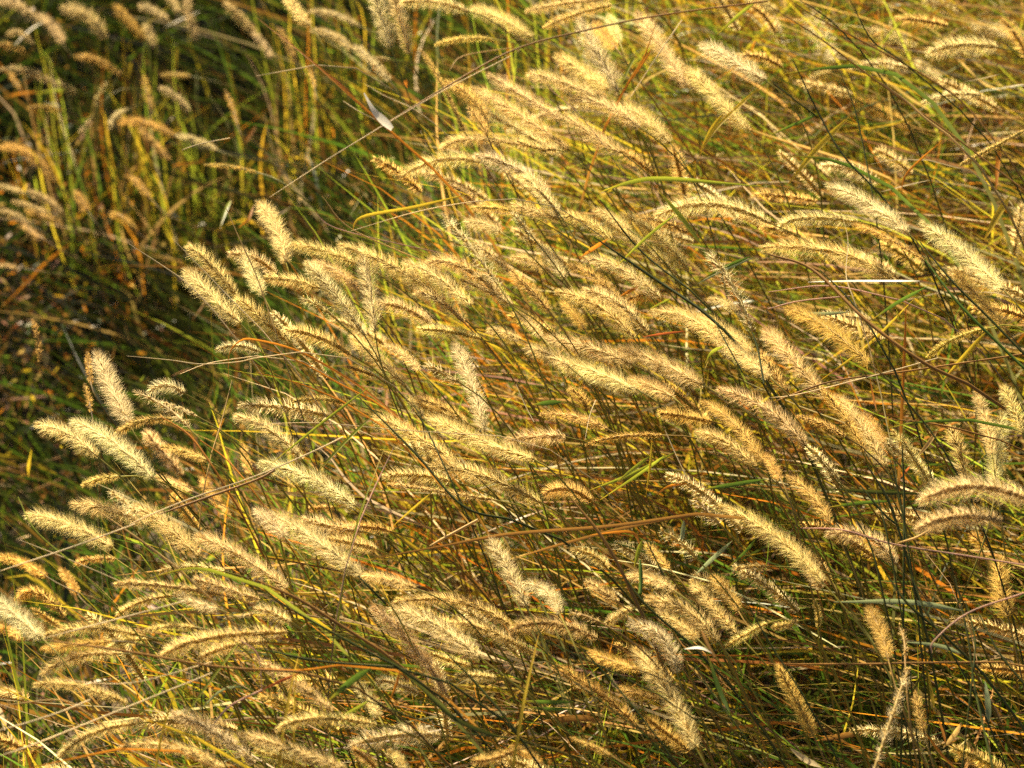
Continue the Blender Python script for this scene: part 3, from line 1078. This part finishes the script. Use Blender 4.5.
# ------------------------------------------------------------------ the uncountable undergrowth
def blades_bulk(name, root, hgt, lean, width, colA, colB, nseg, label, droop=0.35, power=1.35):
    """root (n,3), hgt (n,), lean (n,3) displacement of the tip, width (n,)"""
    n = len(root)
    t = np.linspace(0, 1, nseg + 1)[None, :, None]
    up = np.zeros((n, 1, 3)); up[:, 0, 2] = hgt
    Lv = lean[:, None, :]
    P = root[:, None] + up * (t * (1 + droop) - droop * t ** 2.6) + Lv * t ** power
    P[:, :, 0] += 0.012 * np.sin(t[:, :, 0] * 5 + rng.uniform(0, 6, (n, 1)))
    P[:, :, 1] += 0.012 * np.sin(t[:, :, 0] * 4 + rng.uniform(0, 6, (n, 1)))
    T = np.gradient(P, axis=1)
    T /= np.linalg.norm(T, axis=2)[..., None] + 1e-9
    hint = rng.normal(0, 1, (n, 1, 3)) + np.array([0, -0.5, 0.4])
    S = np.cross(T, np.broadcast_to(hint, T.shape))
    S /= np.linalg.norm(S, axis=2)[..., None] + 1e-9
    wp = np.clip(np.minimum(1.0, (1 - t) * 2.2 + 0.06) * np.minimum(1, t * 4 + 0.5), 0.05, 1)
    w = width[:, None, None] * wp * 0.5
    V = np.stack([P - S * w, P + S * w], 2).reshape(n, -1, 3)
    m = (nseg + 1) * 2
    k = (np.arange(n) * m)[:, None, None]
    i = np.arange(nseg)[None, :, None] * 2
    F = (k + i + np.array([0, 1, 3, 2])[None, None]).reshape(-1, 4)
    tt = np.repeat(t[0, :, 0], 2)[None, :, None]
    tint = colA[:, None] * (1 - tt) + colB[:, None] * tt
    o = mesh_np(name, V.reshape(-1, 3), F, np.clip(tint.reshape(-1, 3), 0, 0.93), M_BLADE)
    tag(o, label, None, None, 'stuff')
    return o


PAL = {k: np.array(v) for k, v in BC.items()}


def pick(n, names, probs):
    ks = rng.choice(len(names), n, p=np.array(probs) / sum(probs))
    a = np.array([PAL[c] for c in names])[ks]
    return a * rng.uniform(0.6, 1.3, (n, 1)) * rng.uniform(0.88, 1.12, (n, 3))


def scatter(n, x0, x1, y0, y1, cond=None):
    x = rng.uniform(x0, x1, n); y = rng.uniform(y0, y1, n)
    if cond is not None:
        k = cond(x, y); x, y = x[k], y[k]
    return x, y


# green and yellow leaves of the tussock, leaning with the wind
def tussock(n, hmin, hmax, wmin, wmax, label, leanx=(-0.5, 0.02), ly=0.1, bright=1.0):
    x, y = scatter(n, -0.75, 1.5, 1.25, 3.6, lambda x, y: (crest(x, y) < 0.03) | (y > 3.4))
    n = len(x)
    z = ground(x, y)
    h = rng.uniform(hmin, hmax, n)
    lx = rng.uniform(leanx[0], leanx[1], n)
    lx = np.where(lx < 0, np.maximum(lx, -0.03 + np.minimum(crest(x, y), 0) * 1.1), lx)      # few blades hang out over the hollow
    lean = np.stack([lx, rng.normal(0, ly, n), np.zeros(n)], -1)
    names = 'GDYLOBTSA'
    mid = pick(n, names, [22, 4, 20, 18, 8, 8, 19, 5, 0])
    yel = pick(n, names, [16, 3, 30, 30, 6, 6, 9, 4, 0])
    grn = pick(n, names, [46, 18, 6, 16, 3, 6, 8, 3, 1])
    q = x * 0.9 + (y - 2.0) * 1.2 + rng.normal(0, 0.12, n)
    g = -(y - 1.85) * 1.2 + x * 1.1 + rng.normal(0, 0.12, n)
    a = np.where((q > 0.42)[:, None], yel, np.where((g > 0.12)[:, None], grn, mid))
    a = a * 0.74 * bright
    b = a * rng.uniform(0.8, 1.1, (n, 1))
    blades_bulk('grass', np.stack([x, y, z], -1), h, lean, rng.uniform(wmin, wmax, n), a, b, 7, label)


tussock(10500, 0.08, 0.38, 0.0016, 0.0042, 'mixed green and yellow leaves packed through the tussock', (-0.42, 0.34), 0.16)
tussock(3600, 0.25, 0.49, 0.0010, 0.0026, 'thin leaves and stems leaning through the tussock', (-0.62, 0.05), 0.16, 1.25)

# past the three hundred that show largest: the rest of the seed heads, sunk deeper among the leaves, as one object
def further_heads(count):
    parts = []
    off = 0
    VS, QS, TS, CS = [], [], [], []
    VB, QB, TB, CB = [], [], [], []
    ob = os_ = 0
    for i in range(count):
        while True:
            x, y = random.uniform(-0.62, 0.95), random.uniform(1.35, 3.3)
            if crest(x, y) < -0.10: break
        hgt = random.uniform(0.36, 0.52)
        b = np.array([x, y, float(ground(x, y)) + hgt])
        Lh = random.uniform(0.045, 0.085)
        an = math.radians(random.gauss(30, 20))
        dirv = np.array([-math.cos(an), random.uniform(-0.3, 0.3), math.sin(an)])
        tipp = b + dirv * Lh
        ctr = (b + tipp) / 2 + np.array([0.1, 0, 1.0]) * Lh * random.uniform(0.03, 0.20)
        t = np.linspace(0, 1, 18)[:, None]
        P = tipp * (1 - t) ** 2 + 2 * ctr * t * (1 - t) + b * t ** 2
        hk, br, _ = [np.array(v) * random.uniform(0.88, 1.06) for v in KC[random.choice('gggppoory')]]
        wid = random.uniform(15, 25)
        (V1, F1, C1), (V2, F2, C2) = head_geo(P, wid * 0.00045, 0.0032, hk, br, 'd', False, wid)
        VS.append(V1); QS.append(F1[0] + os_); TS.append(F1[1] + os_); CS.append(C1); os_ += len(V1)
        VB.append(V2); QB.append(F2[0] + ob); TB.append(F2[1] + ob); CB.append(C2); ob += len(V2)
    o = mesh_np('further_seed_heads', np.vstack(VS), [np.vstack(QS), np.vstack(TS)], np.vstack(CS), M_HEAD)
    tag(o, 'many more golden seed heads sunk among the leaves', None, None, 'stuff')
    p = mesh_np('bristles', np.vstack(VB), [np.vstack(QB), np.vstack(TB)], np.vstack(CB), M_BRISTLE, o)
    tag(p, None, None, None, 'stuff')


further_heads(170)

# lodged straw, nearly level
n = 10500
x, y = scatter(n, -0.7, 1.4, 1.25, 3.3, lambda x, y: crest(x, y) < -0.12)
n = len(x)
z = ground(x, y) + rng.uniform(0.03, 0.37, n)
ang = rng.normal(0.05, 0.5, n)
Ls = np.minimum(rng.uniform(0.10, 0.36, n), 0.10 - crest(x, y) * 0.8)
lean = np.stack([-np.cos(ang) * Ls, np.sin(ang) * Ls * 0.5, rng.normal(0.01, 0.05, n)], -1)
a = pick(n, 'TSBPOYGLD', [30, 12, 14, 3, 11, 14, 8, 10, 2])
blades_bulk('straw', np.stack([x, y, z], -1), rng.uniform(0.0, 0.05, n), lean, rng.uniform(0.0009, 0.0032, n), a * 0.78, a * 0.74, 5, 'dry straw and fallen leaves lying level in the tussock')

# hollow behind the crest: dim low leafy growth
n = 70000
x, y = scatter(n, -2.6, 1.2, 1.4, 6.2, lambda x, y: crest(x, y) > -0.08)
n = len(x)
z = ground(x, y)
far = sm(3.0, 3.8, y)
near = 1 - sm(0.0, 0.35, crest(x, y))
h = rng.uniform(0.03, 0.18, n) * (1 - 0.25 * near) + far * rng.uniform(-0.02, 0.15, n)
lean = np.stack([rng.normal(-0.03, 0.13 + 0.06 * far, n) - 0.06 * far, rng.normal(0, 0.09, n), np.zeros(n)], -1)
lean *= np.clip(h / 0.17, 0.15, 1)[:, None]
patch = (np.sin(x * 3.1 + 1) * np.sin(y * 2.3) > 0.2) | (near > 0.5)
a = np.where(patch[:, None], pick(n, 'GDYLOBTS', [28, 42, 2, 3, 1, 16, 4, 1]), pick(n, 'GDYLOBTS', [30, 54, 1, 3, 1, 7, 3, 1]))
a = a * (0.8 - 0.36 * sm(0.1, 0.5, crest(x, y)))[:, None]  # grass colour darkened past the crest to stand in for the hollow's shade
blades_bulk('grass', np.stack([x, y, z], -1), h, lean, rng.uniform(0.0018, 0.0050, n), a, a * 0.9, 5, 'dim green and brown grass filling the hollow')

# meadow further out (seen only from other positions)
n = 9000
x = rng.uniform(-9, 9, n); y = rng.uniform(-3, 14, n)
k = ~((np.abs(x) < 1.3) & (y > 1.2) & (y < 6)) & ~((np.hypot(x, y) < 0.9))
x, y = x[k], y[k]; n = len(x)
z = ground(x, y)
lean = np.stack([rng.normal(-0.2, 0.1, n), rng.normal(0, 0.08, n), np.zeros(n)], -1)
a = pick(n, 'GDYLOBTS', [20, 16, 12, 14, 5, 14, 14, 5])
blades_bulk('meadow_grass', np.stack([x, y, z], -1), rng.uniform(0.2, 0.6, n), lean, rng.uniform(0.006, 0.014, n), a, a, 4, 'rough meadow grass spreading away all round')

# litter on the earth: curled dead leaf flakes
n = 16000
x, y = scatter(n, -2.2, 1.4, 1.25, 5.0)
z = ground(x, y) + rng.uniform(0.001, 0.05, n)
P = np.stack([x, y, z], -1)
d1 = rng.normal(0, 1, (n, 3)); d1[:, 2] *= 0.5
d1 /= np.linalg.norm(d1, axis=1)[:, None]
d2 = np.cross(d1, rng.normal(0, 1, (n, 3))); d2 /= np.linalg.norm(d2, axis=1)[:, None]
l1 = rng.uniform(0.004, 0.014, (n, 1)); l2 = rng.uniform(0.002, 0.006, (n, 1))
V = np.stack([P - d1 * l1, P + d2 * l2 + np.cross(d1, d2) * l2 * .4, P + d1 * l1, P - d2 * l2], 1).reshape(-1, 3)
F = (np.arange(n) * 4)[:, None] + np.array([[0, 1, 2, 3]])
a = pick(n, 'BTOSRGP', [30, 20, 14, 10, 5, 8, 8])
o = mesh_np('leaf_litter', V, F, np.repeat(np.clip(a, 0, .9), 4, axis=0), M_BLADE)
tag(o, 'dead leaf flakes and chaff littering the earth', None, None, 'stuff')

# pale and orange leaf bits hanging in the growth
n = 7000
x, y = scatter(n, -2.2, 1.4, 1.25, 5.5, lambda x, y: (crest(x, y) < 0.1) | (rng.uniform(0, 1, len(x)) < 0.5))
n = len(x)
z = ground(x, y) + rng.uniform(0.04, 0.26, n)
P = np.stack([x, y, z], -1)
d1 = rng.normal(0, 1, (n, 3)) + np.array([-0.6, 0, 0]); d1 /= np.linalg.norm(d1, axis=1)[:, None]
d2 = np.cross(d1, rng.normal(0, 1, (n, 3))); d2 /= np.linalg.norm(d2, axis=1)[:, None]
l1 = rng.uniform(0.005, 0.020, (n, 1)); l2 = rng.uniform(0.0008, 0.0024, (n, 1))
V = np.stack([P - d1 * l1, P - d1 * l1 * 0.2 + d2 * l2, P + d1 * l1 + d2 * l2 * 2, P - d1 * l1 * 0.2 - d2 * l2], 1).reshape(-1, 3)
F = (np.arange(n) * 4)[:, None] + np.array([[0, 1, 2, 3]])
a = pick(n, 'BTOSRGYL', [16, 20, 14, 6, 2, 14, 16, 8])
o = mesh_np('leaf_litter', V, F, np.repeat(np.clip(a, 0, .9), 4, axis=0), M_BLADE)
tag(o, 'pale and orange leaf bits caught in the lower growth', None, None, 'stuff')

# rusty leaves in the sun at the foot of the hollow
c0 = at(25, 365, march(25, 365, 0.05))
n = 1500
P = c0 + rng.normal(0, 1, (n, 3)) * np.array([0.10, 0.22, 0.0])
P[:, 2] = ground(P[:, 0], P[:, 1]) + rng.uniform(0.02, 0.24, n)
d1 = rng.normal(0, 1, (n, 3)); d1 /= np.linalg.norm(d1, axis=1)[:, None]
d2 = np.cross(d1, rng.normal(0, 1, (n, 3))); d2 /= np.linalg.norm(d2, axis=1)[:, None]
l1 = rng.uniform(0.004, 0.011, (n, 1)); l2 = rng.uniform(0.0012, 0.0032, (n, 1))
V = np.stack([P - d1 * l1, P + d2 * l2, P + d1 * l1, P - d2 * l2], 1).reshape(-1, 3)
F = (np.arange(n) * 4)[:, None] + np.array([[0, 1, 2, 3]])
a = pick(n, 'OTYPBG', [24, 20, 6, 8, 40, 10]) * 0.7
o = mesh_np('dead_leaves', V, F, np.repeat(np.clip(a, 0, .9), 4, axis=0), M_BLADE)
tag(o, 'rusty dead leaves gathered at the edge of the hollow', None, None, 'stuff')

# ------------------------------------------------------------------ render settings
sc.view_settings.view_transform = 'Standard'
sc.view_settings.look = 'None'
sc.view_settings.gamma = 1
sc.view_settings.use_curve_mapping = False
sc.view_settings.exposure = 1.55
sc.cycles.max_bounces = 5
sc.cycles.diffuse_bounces = 3
sc.cycles.transmission_bounces = 3
sc.cycles.use_denoising = False
